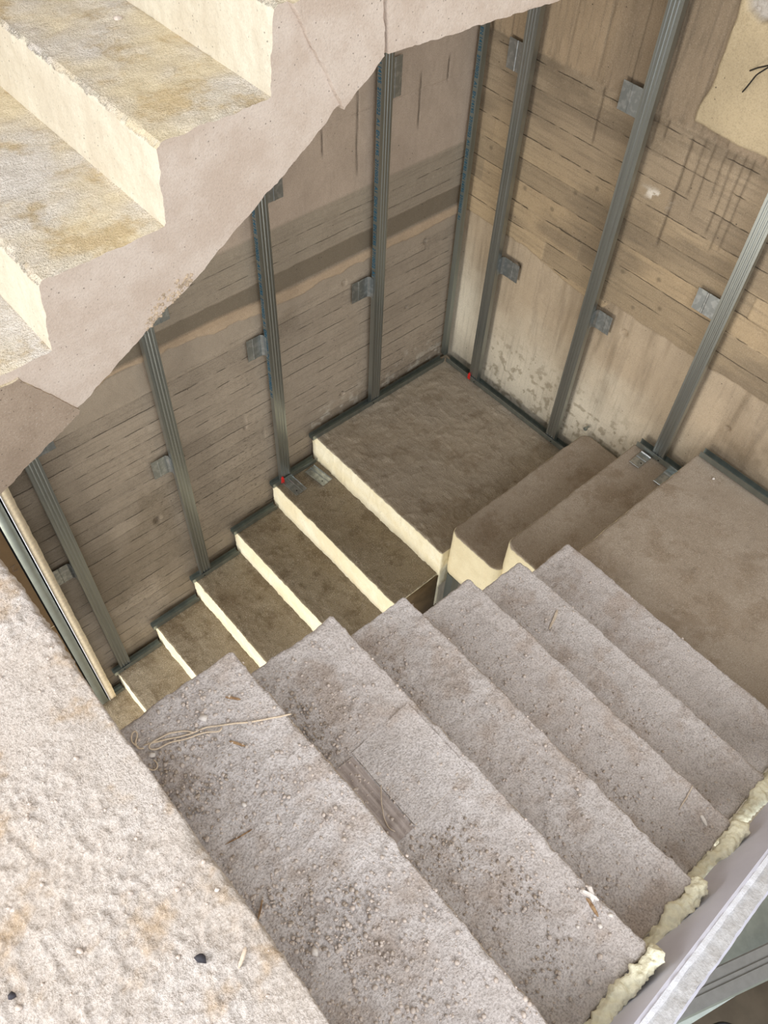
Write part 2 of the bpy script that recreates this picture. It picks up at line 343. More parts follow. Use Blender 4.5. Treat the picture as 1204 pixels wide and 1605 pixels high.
def build_wall_rear():      # the wall along the lower flight: plane y = 0, body behind it
    X = np.concatenate([[-0.3], axis(0.0, 2.70, 0.0065), [3.2, 4.2, 5.2]]); Z = np.concatenate([[-2.6, -1.9], axis(-1.2, 2.05, 0.0065), [2.5, 3.2, 4.6]])
    P, F, (I, J, K) = lattice(X, np.array([-0.25, 0.0]), Z, 'xXyYzZ')
    fr = J == 1; x, z = P[:, 0], P[:, 2]; q = np.stack([x, 0*x, z], 1)
    bw = 0.083
    zz = z+0.006*fbm(q, 1.3, 2)
    bid = np.floor((zz+5)/bw); fz = (zz+5)/bw-bid
    boff = hash3(bid.astype(np.int64), np.floor(x/1.4+hash3(bid.astype(np.int64), 3, 1)).astype(np.int64), 7+0*bid.astype(np.int64))
    low = 1-sstep(0.865, 0.885, z+0.012*fbm(q, 9, 3)+0.05*sstep(1.2, 1.9, x))
    seam = np.exp(-((np.minimum(fz, 1-fz)*bw)/0.0032)**2)
    d = low*0.0022*boff
    jag = 0.93+0.05*sstep(1.1, 1.9, x)+0.02*fbm(q, 12, 4)
    ledge = sstep(jag-0.006, jag+0.006, z)*(1-sstep(0.975+0.03*sstep(1.0, 1.5, x), 0.985+0.03*sstep(1.0, 1.5, x), z)); d = d+0.009*ledge
    band2 = sstep(0.98, 0.988, z)*(1-sstep(1.078, 1.09, z+0.003*fbm(q, 20, 2))); d = d-0.005*band2
    band3 = sstep(1.085, 1.10, z)*(1-sstep(1.29, 1.31, z)); d = d+band3*(0.003*fbm(q*np.array([0.3, 1, 1]), 24, 4)-0.003*np.exp(-((z-1.19+.01*fbm(q, 3, 2))/0.004)**2))
    up = sstep(1.30, 1.315, z); d = d+up*(0.0015*fbm(q, 12, 3)-0.004*np.exp(-((z-1.62-0.03*x)/0.004)**2))
    cracks = np.zeros_like(x)
    for cx, a, b in ((0.70, 1.36, 1.80), (0.36, 1.45, 1.72), (0.88, 1.5, 1.85), (1.32, 1.45, 1.62), (0.2, 1.6, 1.75)):
        cracks = np.maximum(cracks, np.exp(-((x-cx-0.006*fbm(q, 9, 3))/0.004)**2)*sstep(a, a+.05, z)*(1-sstep(b-.05, b, z)))
    d = d-0.004*cracks*up+0.0012*fbm(q, 60, 3)
    for hx, hz, hr in ((0.768, 0.859, 0.012), (0.25, 0.858, 0.013), (0.783, 0.147, 0.012), (1.95, 0.02, 0.02), (1.4, 0.3, 0.008), (0.35, 0.5, 0.008)):
        d = d-0.02*np.exp(-(((x-hx)**2+(z-hz)**2)/hr**2)**2)
    P[fr, 1] += d[fr]
    # tints: boards, pale plastered strips, darker recessed band
    c = np.tile(np.array(S(158, 144, 126)), (len(x), 1))
    c = c*(1+0.10*boff*low)[:, None]
    c = lerp(c, np.array(S(176, 158, 140)), up*0.95)
    c = lerp(c, np.array(S(150, 138, 120)), band3*0.7)
    c = lerp(c, np.array(S(112, 101, 84)), band2*0.85)
    c = lerp(c, np.array(S(182, 158, 130)), ledge*0.8)
    pit = low*sstep(-0.35, 0.35, fbm(q, 2.6, 3, off=8))*(0.35+0.65*sstep(0.5, 0.0, z))
    c = lerp(c, np.array(S(80, 70, 58)), np.clip(cracks*up*0.9, 0, 1))
    st = sstep(0.1, 0.45, fbm(q*np.array([1, 1, .6]), 3.4, 4, off=21))*low; c = lerp(c, np.array(S(112, 98, 78)), st*0.45)
    wh = (1-sstep(0.04, 0.22, z+0.08*fbm(q, 8, 3)))*sstep(0.05, 0.35, fbm(q, 30, 3, off=2)); c = lerp(c, np.array(S(205, 196, 180)), wh*0.6*(x < 1.0))
    o = mesh_np('wall_left', P, F, M['wall'], smooth=True, sharp=50); set_attr(o, 'col', c); set_attr(o, 'msk', np.stack([np.maximum(low, band3*.8), 0.25*up, pit], 1))
    return tag(o, 'board-marked grey brown concrete wall behind the lower flight', None, kind='structure')

def build_wall_right():      # plane x = 0
    Y = np.concatenate([axis(0.0, 1.92, 0.0055), [2.4, 3.2, 4.4]]); Z = np.concatenate([[-2.6, -0.6], axis(-0.06, 2.32, 0.0055), [2.8, 3.6, 4.6]])
    P, F, (I, J, K) = lattice(np.array([-0.25, 0.0]), Y, Z, 'xXyYzZ')
    fr = I == 1; y, z = P[:, 1], P[:, 2]; q = np.stack([0*y, y, z], 1)
    bw = 0.104; zz = z+0.006*fbm(q, 1.3, 2)-0.001
    bid = np.floor((zz+5.0)/bw).astype(np.int64); fz = (zz+5)/bw-bid
    seg = np.floor(y/2.6+0.5*hash3(bid, 5, 2)).astype(np.int64); boff = hash3(bid, seg, 0*bid+3)
    lowline = 0.945+0.012*fbm(q, 14, 4)-0.055*sstep(.35, .9, y)*(1-sstep(.9, .95, y))
    low = 1-sstep(lowline-0.006, lowline+0.006, z); up = sstep(1.785, 1.80, z+0.008*fbm(q, 18, 3)); mid = (1-low)*(1-up)
    seam = np.exp(-((np.minimum(fz, 1-fz)*bw)/0.003)**2)
    d = mid*(0.0035*boff+0.0012*fbm(q*np.array([1, .25, 1]), 60, 3))
    d = d+low*(-0.006+0.002*fbm(q*np.array([1, 1, .25]), 14, 3))
    vb = np.floor(y/0.15+0.05); vfr = y/0.15+0.05-vb; vseam = np.exp(-((np.minimum(vfr, 1-vfr)*0.15)/0.004)**2)
    vboff = hash3(vb.astype(np.int64), 0*bid+2, 0*bid+9)
    patch = sstep(1.055, 1.065, y+0.01*fbm(q, 10, 3)+0.02*sstep(2.0, 1.85, z))*sstep(1.815, 1.83, z+0.008*fbm(q, 12, 3)+0.0*y)
    vert = up*(1-patch)
    d = d+vert*(-0.004*vseam*(0.5+0.5*fbm(q, 9, 3))+0.003*vboff+0.002*fbm(q*np.array([1, 1, .2]), 40, 3))+patch*(0.007+0.001*fbm(q, 10, 3))
    lip = np.exp(-((z-1.80-0.01*fbm(q, 12, 3))/0.014)**2); d = d+lip*0.006*fbm(q, 50, 3)
    drip = np.zeros_like(y)
    for yy, a, b in ((1.06, 1.30, 1.78), (1.11, 1.55, 1.80), (1.15, 1.50, 1.80), (1.20, 1.58, 1.80), (1.235, 1.45, 1.80), (1.275, 1.40, 1.81), (1.31, 1.42, 1.81), (0.90, 1.66, 1.8), (0.945, 1.7, 1.8), (0.64, 1.55, 1.80)):
        drip = np.maximum(drip, np.exp(-((y-yy-0.004*fbm(q, 12, 3))/(0.0045 if yy != 1.06 else 0.006))**2)*sstep(a, a+.03, z)*(1-sstep(b-.02, b, z))*(1 if yy < 1.09 else .8))
    d = d-0.003*drip
    for hy, hz, hr in ((1.048, 0.84, 0.017), (0.235, 1.16, 0.008), (0.39, 0.82, 0.014), (0.33, 0.10, 0.011), (1.66, 0.72, 0.012), (0.85, 0.18, .01)):
        d = d-0.02*np.exp(-(((y-hy)**2+(z-hz)**2)/hr**2)**2)
    d = d+0.0012*fbm(q, 60, 3)
    brk = sstep(0.0, 0.35, 1.0-np.hypot((y-1.15)/0.09, (z-2.26)/0.075)+0.25*fbm(q, 25, 3)); d = d-0.03*brk+0.016*brk*fbm(q, 55, 3)
    P[fr, 0] += d[fr]
    tone = np.array([S(180, 157, 124), S(152, 134, 108), S(166, 145, 115), S(138, 121, 98), S(174, 152, 120)])
    c = tone[((boff+1)*2.49).astype(int).clip(0, 4)]*(1+0.1*boff)[:, None]
    c = lerp(c, np.array(S(158, 139, 113)), np.full(len(y), 0.35)); gsh = sstep(1.2, 1.7, z)*0.8; c = lerp(c, np.array(S(154, 137, 115)), gsh)
    sm = sstep(-0.05, 0.4, fbm(q*np.array([1, .22, 1]), 10, 4, off=31))*mid; c = lerp(c, np.array(S(118, 104, 86)), sm*0.6)
    for ky, kz in ((0.35, 1.22), (0.52, 1.20), (0.62, 1.33), (0.95, 1.12), (1.17, 1.06), (1.12, 1.18), (0.72, 1.40), (1.05, .99), (.12, 1.31)):
        c = lerp(c, np.array(S(96, 84, 68)), 0.6*np.exp(-(((y-ky)**2+(z-kz)**2)/0.011**2)**2))
    # lower panel: streaked tan, whiter towards the bottom and the room corner
    streak = fbm(q*np.array([1, 1, .10]), 16, 4, off=5)
    cl = np.tile(np.array(S(176, 158, 134)), (len(y), 1)); cl = lerp(cl, np.array(S(138, 121, 99)), sstep(0.0, 0.5, streak)*0.75)
    whitening = 1-sstep(0.12, 0.72, z-0.22*sstep(0.35, 0.05, y)+0.16*fbm(q, 5, 4, off=13)-0.0*y); whitening = whitening*(1-0.5*sstep(1.1, 1.5, y))
    cl = lerp(cl, np.array(S(214, 206, 188)), whitening*0.8)
    sp = sstep(0.12, 0.4, fbm(q, 38, 4, off=44))*(1-sstep(0.25, 0.5, z))*sstep(0.2, 0.35, y); cl = lerp(cl, np.array(S(132, 120, 98)), sp*0.6)
    dk = sstep(1.5, 1.75, y)*sstep(1.1, .7, z)*sstep(-.3, .3, fbm(q, 7, 3, off=3)); cl = lerp(cl, np.array(S(118, 102, 80)), dk*0.6)
    c = lerp(c, cl[:, :3].mean(0) if False else np.array(S(186, 166, 134)), np.zeros_like(low)); c = c+(cl-c)*low[:, None]
    cv = np.tile(np.array(S(150, 132, 110)), (len(y), 1))*(1+0.12*vboff)[:, None]
    cv = lerp(cv, np.array(S(172, 150, 122)), sstep(0.7, .55, y)*0.6); cv = lerp(cv, np.array(S(96, 84, 68)), np.clip(vseam*0.5, 0, 1))
    cv = lerp(cv, np.array(S(118, 104, 86)), sstep(0.0, .5, fbm(q*np.array([1, 1, .2]), 14, 4, off=7))*.6); c = c+(cv-c)*vert[:, None]
    c = lerp(c, np.array(S(186, 168, 136)), patch*0.95)
    dirt = np.exp(-((z-1.765)/0.03)**2)*sstep(-0.3, .3, fbm(q, 10, 3, off=17))*sstep(.25, .5, y); c = lerp(c, np.array(S(98, 84, 66)), dirt*0.6)
    c = lerp(c, np.array(S(62, 50, 38)), np.clip(drip*0.65, 0, 1))
    ws = np.exp(-(((y-0.99)/0.05)**2+((z-1.50)/0.02)**2))*sstep(.1, .3, fbm(q, 40, 3)); c = lerp(c, np.array(S(225, 215, 200)), np.clip(ws*1.5, 0, .9))
    c = lerp(c, np.array(S(176, 168, 158)), brk)
    o = mesh_np('wall_right', P, F, M['wall_tan'], smooth=True, sharp=50); set_attr(o, 'col', c); set_attr(o, 'msk', np.stack([mid, np.maximum(low*.7, vert), 0*low], 1))
    return tag(o, 'tan concrete wall with horizontal board marks and a paler lower part', None, kind='structure')
build_wall_rear(); build_wall_right()

# storey slab below, roof slab above
o = mesh_np('floor', *lattice(np.array([-.3, 7.5]), np.array([-.3, 6.5]), np.array([-2.9, -2.62]))[:2], M['ground'], smooth=False); tag(o, 'concrete floor slab far below', kind='structure')
o = mesh_np('ceiling', *lattice(np.array([-.3, 1.7]), np.array([-.3, 4.4]), np.array([4.62, 4.85]))[:2], M['ceil'], smooth=False); tag(o, 'concrete ceiling slab over the stairwell', kind='structure')

# ------------------------------------------------------------------ lower flight + corner landing
XA = [1.012, 1.295, 1.572, 1.866, 2.15, 2.436, 2.72, 3.005]
WA = 1.02
def zfine(z0, z1, fine=0.08, res=0.006, coarse=0.04): 
    return np.concatenate([axis(z0, z1-fine, coarse)[:-1], axis(z1-fine, z1, res)])
low = empty('lower_stair_flight', (2.0, 0.5, -1.6))
tag(low, 'lower concrete flight with cream risers running down along the left wall', 'stairs')
for k in range(1, 8):
    z1 = -k*R_; xb = XA[k-1]-0.03
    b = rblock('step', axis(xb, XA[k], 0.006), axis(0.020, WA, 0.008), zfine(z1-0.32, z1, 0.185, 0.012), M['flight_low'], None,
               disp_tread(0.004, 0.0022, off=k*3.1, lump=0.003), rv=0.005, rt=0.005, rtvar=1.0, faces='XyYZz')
    put(b, low)
b = rblock('corner_landing', axis(0.020, XA[0], 0.007), axis(0.020, 1.030, 0.007), zfine(-0.30, 0.0, 0.185, 0.012), M['landing_low'], None,
           disp_tread(0.004, 0.0022, off=1.7, lump=0.004), rv=0.006, rt=0.006, rtvar=1.0, faces='XyYZz')
tag(b, 'brown trowelled concrete landing in the corner of the stairwell', 'landing')
cst = empty('corner_steps', (0.5, 1.3, -0.05)); tag(cst, 'two concrete corner steps rising from the lower landing to the next', 'stairs')
for y0, y1, z1, x1, nm in ((1.035, 1.345, R_, 0.992, 5), (1.322, 1.64, 2*R_, 0.962, 6)):
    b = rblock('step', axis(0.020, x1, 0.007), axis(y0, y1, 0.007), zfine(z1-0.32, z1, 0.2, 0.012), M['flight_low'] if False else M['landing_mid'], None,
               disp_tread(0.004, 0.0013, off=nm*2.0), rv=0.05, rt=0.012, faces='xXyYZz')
    put(b, cst)
for k in range(1, 8):  # plates added to darken the well-side step faces: shade and dirt as brown
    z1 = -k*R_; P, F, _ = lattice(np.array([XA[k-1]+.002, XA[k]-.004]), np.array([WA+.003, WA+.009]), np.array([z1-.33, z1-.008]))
    put(mesh_np('shade_plate', P, F, M['shade_plate'], None, False), low)
# middle landing and middle flight
b = rblock('middle_landing', axis(0.020, 0.994, 0.008), axis(1.612, 2.62, 0.008), zfine(3*R_-0.3, 3*R_, 0.1, 0.01), M['landing_mid'], None,
           disp_tread(0.005, 0.0012, off=9.1), rv=0.006, rt=0.012, faces='xXyYZz')
tag(b, 'smooth brown concrete landing between the corner steps and the dusty flight', 'landing')
XC = [1.000, 1.318, 1.604, 1.888, 2.148, 2.438, 2.728]
YC0, YC1 = 1.622, 2.622
mid = empty('middle_stair_flight', (1.9, 2.1, 0.4)); tag(mid, 'dusty grey concrete flight climbing from the middle landing towards the viewer', 'stairs')
for k in range(6):
    z1 = (4+k)*R_
    b = rblock('step', axis(XC[k], XC[k+1]+0.03, 0.005), axis(YC0+RNG.uniform(-.006, .006), YC1, 0.005), zfine(z1-0.30, z1, 0.07, 0.007), M['flight_mid'], None,
               disp_tread(0.006, 0.0022, off=k*4.3+20, lump=0.0035 if k > 2 else 0.002), rv=0.012, rt=0.007, rtvar=1.0, faces='xyYZz')
    put(b, mid)
b = rblock('upper_landing', axis2(XC[6], 3.9, [(3.35, 0.004), (3.9, 0.05)]), axis2(0.020, YC1, [(1.1, 0.03), (YC1, 0.004)]), zfine(10*R_-0.24, 10*R_, 0.06, 0.007), M['landing_top'], None,
           disp_landing, rv=0.006, rt=0.008, rtvar=1.0, faces='xXyYZz')
tag(b, 'pale dusty concrete landing at lower left, closest to the viewer', 'landing')

# ------------------------------------------------------------------ upper flight overhead
UPW = 1.0
def poly_block(name, prof, y0, y1, mat_faces, parent, dispamp=0.004, res=0.008, yres=0.010, off=0.0, side_mat=None, nodisp=()):
    """solid from an (x,z) outline (list of points, counter-clockwise seen from +y looking -y... any), swept along y, rough"""
    pts = []; hard = []
    n = len(prof)
    for a in range(n):
        p, q = np.array(prof[a]), np.array(prof[(a+1) % n]); L = np.linalg.norm(q-p); m = max(1, int(L/res)) if a not in nodisp else 1
        for t in range(m): pts.append(p+(q-p)*t/m); hard.append(a)
    pts = np.array(pts); m = len(pts)
    nxt, prv = np.roll(pts, -1, 0), np.roll(pts, 1, 0); tg = nxt-prv; nn = np.stack([tg[:, 1], -tg[:, 0]], 1); nn /= np.maximum(np.linalg.norm(nn, axis=1), 1e-9)[:, None]
    area2 = np.sum(pts[:, 0]*nxt[:, 1]-nxt[:, 0]*pts[:, 1])
    if area2 < 0: nn = -nn
    Ys = axis(y0, y1, yres); ny = len(Ys)
    V = np.zeros((ny, m, 3)); V[:, :, 0] = pts[:, 0]; V[:, :, 2] = pts[:, 1]; V[:, :, 1] = Ys[:, None]
    flat = V.reshape(-1, 3); N = np.tile(np.stack([nn[:, 0], 0*nn[:, 0], nn[:, 1]], 1), (ny, 1))
    d = dispamp*fbm(flat, 6, 4, off=off)+dispamp*0.75*fbm(flat*np.array([1, 1.9, 1]), 24, 4, 0.6, off=off+2)+0.0026*fbm(flat, 75, 3, off=off)
    edge = np.exp(-((y1-flat[:, 1])/0.01)**2); d = d-edge*(0.003+0.010*np.maximum(fbm(flat, 26, 3, off=off+5), -.15))
    msk = np.array([0.0 if (hard[i_] in nodisp or hard[i_-1] in nodisp) else 1.0 for i_ in range(len(hard))]); d = d*np.tile(msk, ny)
    flat = flat+N*d[:, None]
    idx = np.arange(ny*m).reshape(ny, m); a = idx[:-1]; b_ = np.roll(idx, -1, 1)[:-1]; c = np.roll(idx, -1, 1)[1:]; e = idx[1:]
    Q = np.stack([a.ravel(), b_.ravel(), c.ravel(), e.ravel()], 1)
    if area2 > 0: Q = Q[:, ::-1]
    cap = list(idx[-1]) if area2 < 0 else list(idx[-1][::-1]); cap0 = list(idx[0][::-1]) if area2 < 0 else list(idx[0])
    # cap winding: outward +y
    F = [list(f) for f in Q]+[cap, cap0]
    o = mesh_np(name, flat, F, mat_faces, None, True, 40)
    o.data.polygons[len(F)-2].material_index = 1; o.data.polygons[len(F)-2].use_smooth = False
    bm = bmesh.new(); bm.from_mesh(o.data); bmesh.ops.recalc_face_normals(bm, faces=bm.faces); bm.to_mesh(o.data); bm.free()
    put(o, parent); return o
upf = empty('upper_stair_flight', (1.8, 0.5, 1.75)); tag(upf, 'rough cream concrete flight overhead at upper left with exposed side edge', 'stairs')
mats_up = [M['flight_up'], M['flight_up_side']]
soff = [(2.80, 1.695), (2.637, 1.777), (2.41, 1.888), (2.173, 2.02), (1.863, 2.198), (1.642, 2.339), (1.487, 2.444), (1.28, 2.439), (0.949, 2.423), (0.02, 2.39)]
def soff_z(x):
    xs = [p[0] for p in soff][::-1]; zs = [p[1] for p in soff][::-1]; return float(np.interp(x, xs, zs))
# riser positions (bottom x, top x) and tread heights
RZ = [(2.715, 2.70, 1.85, 2.082), (2.411, 2.393, 2.082, 2.254), (2.095, 2.081, 2.254, 2.436), (1.795, 1.779, 2.441, 2.622), (1.49, 1.475, 2.622, 2.81), (1.185, 1.17, 2.81, 3.0)]
for i, (xb, xt, zb, zt) in enumerate(RZ):
    xe = RZ[i+1][0] if i+1 < len(RZ) else 0.080
    prof = [(xb, soff_z(xb)), (xb, zb), (xt, zt-0.012), (xt-0.012, zt), (xe, zt-0.003)]
    if i+1 < len(RZ): prof[-1] = (xe, RZ[i+1][2])
    inner = [p for p in soff if xe+0.002 < p[0] < xb-0.002][::-1]
    prof += [(xe, soff_z(xe))]+inner
    k = len(prof)
    nod = (0, 4)
    m2 = mats_up if i > 0 else [M['flight_up'], M['flight_up_side']]
    poly_block('step', prof, 0.075, UPW, m2, upf, 0.006 if i < 4 else 0.003, off=i*2.2+3, nodisp=nod)
# darker cast-on edge beam under the first steps and the raised formwork joint on the side face
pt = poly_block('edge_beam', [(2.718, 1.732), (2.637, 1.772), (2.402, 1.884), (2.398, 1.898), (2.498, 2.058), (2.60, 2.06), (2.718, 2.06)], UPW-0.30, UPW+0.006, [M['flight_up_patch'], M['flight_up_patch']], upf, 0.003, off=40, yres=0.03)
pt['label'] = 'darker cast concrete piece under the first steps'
pt = poly_block('formwork_panel', [(1.603, 2.355), (1.482, 2.442), (1.494, 2.62), (1.70, 2.62), (1.742, 2.615)], UPW-0.02, UPW+0.010, [M['flight_up_side'], M['flight_up_side']], upf, 0.002, off=44, yres=0.01)
pt = poly_block('formwork_panel', [(1.478, 2.445), (1.28, 2.434), (0.949, 2.418), (0.5, 2.40), (0.5, 2.62), (1.49, 2.62)], UPW-0.02, UPW+0.014, [M['flight_up_side'], M['flight_up_side']], upf, 0.003, off=47, yres=0.01)

# ------------------------------------------------------------------ metal framing
def loop_mesh(rings, closed_ends=True):
    """rings: list of (m,3) arrays of equal length -> V, F"""
    m = len(rings[0]); V = np.concatenate(rings); F = []
    for a in range(len(rings)-1):
        for b in range(m): F.append([a*m+b, a*m+(b+1) % m, (a+1)*m+(b+1) % m, (a+1)*m+b])
    if closed_ends: F.append(list(range(m))[::-1]); F.append([(len(rings)-1)*m+b for b in range(m)])
    return V, F
def sheet_outline(pts, t):
    """closed outline of a thin folded sheet from an open 2-D polyline"""
    p = np.array(pts, float); tg = np.gradient(p, axis=0); d = np.diff(p, axis=0); d /= np.linalg.norm(d, axis=1)[:, None]
    nrm = np.zeros_like(p); nrm[:-1] += np.stack([-d[:, 1], d[:, 0]], 1); nrm[1:] += np.stack([-d[:, 1], d[:, 0]], 1); nrm /= np.maximum(np.linalg.norm(nrm, axis=1), 1e-6)[:, None]
    return np.concatenate([p, (p+nrm*t)[::-1]])
def fixnorm(o):
    bm = bmesh.new(); bm.from_mesh(o.data); bmesh.ops.recalc_face_normals(bm, faces=bm.faces); bm.to_mesh(o.data); bm.free(); return o
def wall_pt(side, s, n, z):      # s along the wall, n out of it
    return (s, n, z) if side == 'L' else (n, s, z)
def extrude_z(name, outline, side, z0, z1, mat, parent, zs=None):
    rings = [np.array([wall_pt(side, a, b, z) for a, b in outline]) for z in (zs or (z0, z1))]
    return fixnorm(put(mesh_np(name, *loop_mesh(rings), mat, None, False), parent))
def extrude_s(name, outline, side, s0, s1, mat, parent):      # outline in (n, z)
    rings = [np.array([wall_pt(side, s, n, z) for n, z in outline]) for s in (s0, s1)]
    return fixnorm(put(mesh_np(name, *loop_mesh(rings), mat, None, False), parent))
def text_mesh(name, body, size, mat, mw, parent, thick=0.0003):
    c = bpy.data.curves.new('t', 'FONT'); c.body = body; c.size = size; c.extrude = thick; c.resolution_u = 2
    t = bpy.data.objects.new('t', c); COL.objects.link(t); dg = bpy.context.evaluated_depsgraph_get()
    me = bpy.data.meshes.new_from_object(t.evaluated_get(dg)); bpy.data.objects.remove(t); bpy.data.curves.remove(c)
    me.transform(mw); me.materials.clear(); me.materials.append(mat); me.name = name
    o = bpy.data.objects.new(name, me); COL.objects.link(o); put(o, parent); o['kind'] = 'stuff'; return o
def cyl(name, p0, p1, r, mat, parent=None, seg=10, r1=None):
    p0, p1 = np.array(p0, float), np.array(p1, float); d = p1-p0; d /= np.linalg.norm(d); a = np.cross(d, [0, 0, 1] if abs(d[2]) < .9 else [1, 0, 0]); a /= np.linalg.norm(a); b = np.cross(d, a)
    an = np.linspace(0, 2*np.pi, seg, endpoint=False); ring = np.cos(an)[:, None]*a+np.sin(an)[:, None]*b
    o = fixnorm(mesh_np(name, *loop_mesh([p0+ring*r, p1+ring*(r1 or r)]), mat, None, True, 40))
    return put(o, parent) if parent is not None else o

NW, NF = 0.062, 0.034        # front of the stud web and back of its flanges, out of the wall
def stud(side, s, z0, z1, label, brackets=(), text=None, red=None, text_z=None):
    t = empty('steel_stud', wall_pt(side, s, NW-0.015, z0)); tag(t, label, 'metal stud', 'upright steel studs on the walls')
    h = 0.030; g = 0.0022
    pr = [(-h+.006, NF), (-h, NF), (-h, NW), (-.020, NW), (-.0175, NW-g), (-.0125, NW-g), (-.010, NW), (-.0045, NW), (-.0025, NW-g), (.0025, NW-g), (.0045, NW), (.010, NW), (.0125, NW-g), (.0175, NW-g), (.020, NW), (h, NW), (h, NF), (h-.006, NF)]
    pr = [(s+a, b) for a, b in pr]
    extrude_z('profile', sheet_outline(pr, -0.0014 if side == 'L' else -0.0014), side, z0, z1, M['steel'], t)
    for sgn, w_, zc, hh in brackets:
        e = s+sgn*(h+0.0006); f = e+sgn*0.006
        pl = [(e, NW-0.012), (e, 0.026), (e+sgn*0.010, 0.017), (e+sgn*(w_*.55), 0.0165), (e+sgn*(w_*.57), 0.0180), (e+sgn*(w_*.62), 0.0180), (e+sgn*(w_*.64), 0.0165), (e+sgn*w_, 0.0160)]
        b = extrude_z('bracket', sheet_outline(pl, 0.0012*sgn), side, zc-hh/2, zc+hh/2, M['steel_plate'], t)
        q = empty_none = None
        sx = e+sgn*0.022; c = cyl('screw', wall_pt(side, sx, 0.0155, zc), wall_pt(side, sx, 0.024, zc), 0.0055, M['orange'] if side == 'L' else M['steel'], None, 8)
        c.parent = b; c.matrix_parent_inverse = b.matrix_world.inverted() if False else Matrix.Translation(-Vector(t.location))
    for k_, zz in enumerate((z0+0.012,)):
        cyl('screw', wall_pt(side, s+0.016, NW+0.0028, zz), wall_pt(side, s+0.016, NW+0.0055, zz), 0.004, M['black'], t, 8)
    if red is not None:
        zz = z0+0.004; sx = s+red*(h-0.004)
        rings = [np.array([wall_pt(side, sx+a*w2, b, z) for a, b in ((-1, NW+0.001), (1, NW+0.001), (1, NW+0.006), (-1, NW+0.006))]) for z, w2 in ((zz, .010), (zz+.03, .008), (zz+.045, .004))]
        fixnorm(put(mesh_np('clip', *loop_mesh(rings), M['red'], None, False), t))
    if text and side == 'L':     # printed on the flange that faces along +x
        zt0, zt1, body = text
        # letters read upwards along z on plane x = s+h
        mw = Matrix(((0, 0, 1, s+h+0.0010), (0, 0, 0, 0), (0, 0, 0, 0), (0, 0, 0, 1)))
        mw = Matrix(((0, 0, 1, s+h+0.0010), (0, -1, 0, NW-0.004), (1, 0, 0, zt0), (0, 0, 0, 1)))
        mw = Matrix(((0, 0, 1, s+h+0.0010), (0, 1, 0, NF+0.004), (-1, 0, 0, zt1), (0, 0, 0, 1)))
        text_mesh('printed_marking', body, 0.027, M['ink'], mw, t)
    return t
PRN = 'EN 14195  27/100/22  A1  DIN 18182  EN 14195  27/100/22  A1  '
stud('L', 0.600, 0.004, 3.10, 'steel stud on the left wall standing on the corner landing, blue print on its edge', ((1, 0.105, 0.785, 0.115), (-1, 0.085, 1.735, 0.16)), (0.55, 2.3, PRN+PRN))
stud('L', 1.228, -R_+0.004, 2.30, 'steel stud on the left wall with a red clip at its foot', ((1, 0.085, 0.770, 0.12), (-1, 0.105, 1.515, 0.15)), (0.72, 1.9, PRN+PRN), 1)
stud('L', 1.798, -3*R_+0.004, 2.10, 'steel stud on the left wall standing on the third step below the landing', ((1, 0.085, 0.375, 0.115), (-1, 0.095, 1.20, 0.13)))
stud('L', 2.382, -5*R_+0.004, 1.78, 'leftmost steel stud on the left wall, beside the brown paper board', ((1, 0.085, 0.055, 0.115), (-1, 0.085, 0.86, 0.13)))
stud('R', 0.285, 0.004, 3.60, 'steel stud on the right wall nearest the room corner', ((1, 0.105, 0.795, 0.10), (-1, 0.105, 1.745, 0.12)), None, -1)
stud('R', 0.868, 0.004, 3.60, 'middle steel stud on the right wall, beside the corner steps', ((1, 0.085, 0.845, 0.10), (-1, 0.115, 1.80, 0.11)))
stud('R', 1.450, 2*R_+0.004, 3.60, 'rightmost steel stud on the right wall standing on the second corner step', ((-1, 0.115, 1.215, 0.10),))
# corner channel
cc = empty('corner_channel', (0.03, 0.04, 0.03)); tag(cc, 'dark steel channel running up the room corner with blue print', 'metal channel')
extrude_z('profile', sheet_outline([(0.062, 0.022), (0.062, 0.050), (0.034, 0.050), (0.034, 0.022)], 0.0014), 'L', 0.035, 3.1, M['steel_dark'], cc)
text_mesh('printed_marking', PRN*2, 0.024, M['ink'], Matrix(((0, 0, 1, 0.0634), (0, 1, 0, 0.026), (-1, 0, 0, 2.2), (0, 0, 0, 1))), cc)

def track(side, s0, s1, z, label):
    t = empty('floor_track', wall_pt(side, (s0+s1)/2, 0.05, z)); tag(t, label, 'metal track', 'steel tracks laid along the walls')
    a, b = 0.030, 0.0662
    ol = sheet_outline([(a, z+0.030), (a, z+0.0025), (b, z+0.0025), (b, z+0.030)], 0.0013)
    extrude_s('channel', ol, side, s0, s1, M['steel_dark'], t)
    lip = [(b-0.0015, z+0.030), (b+0.0012, z+0.030), (b+0.0012, z+0.0325), (b-0.0015, z+0.0325)]
    extrude_s('rolled_edge', lip, side, s0, s1, M['steel'], t)
    return t
track('L', 0.075, 1.040, 0.004, 'steel floor track on the corner landing along the left wall')
names = ['first', 'second', 'third', 'fourth', 'fifth', 'sixth']
for k in range(1, 7):
    track('L', XA[k-1]+0.012, XA[k]+0.022, -k*R_+0.004, 'short steel track by the left wall on the %s step below the landing' % names[k-1])
track('R', 0.072, 1.022, 0.004, 'steel floor track on the corner landing along the right wall')
track('R', 1.335, 1.606, 2*R_+0.005, 'short steel track by the right wall on the second corner step')
track('R', 1.625, 2.60, 3*R_+0.005, 'steel floor track along the right wall on the middle landing')

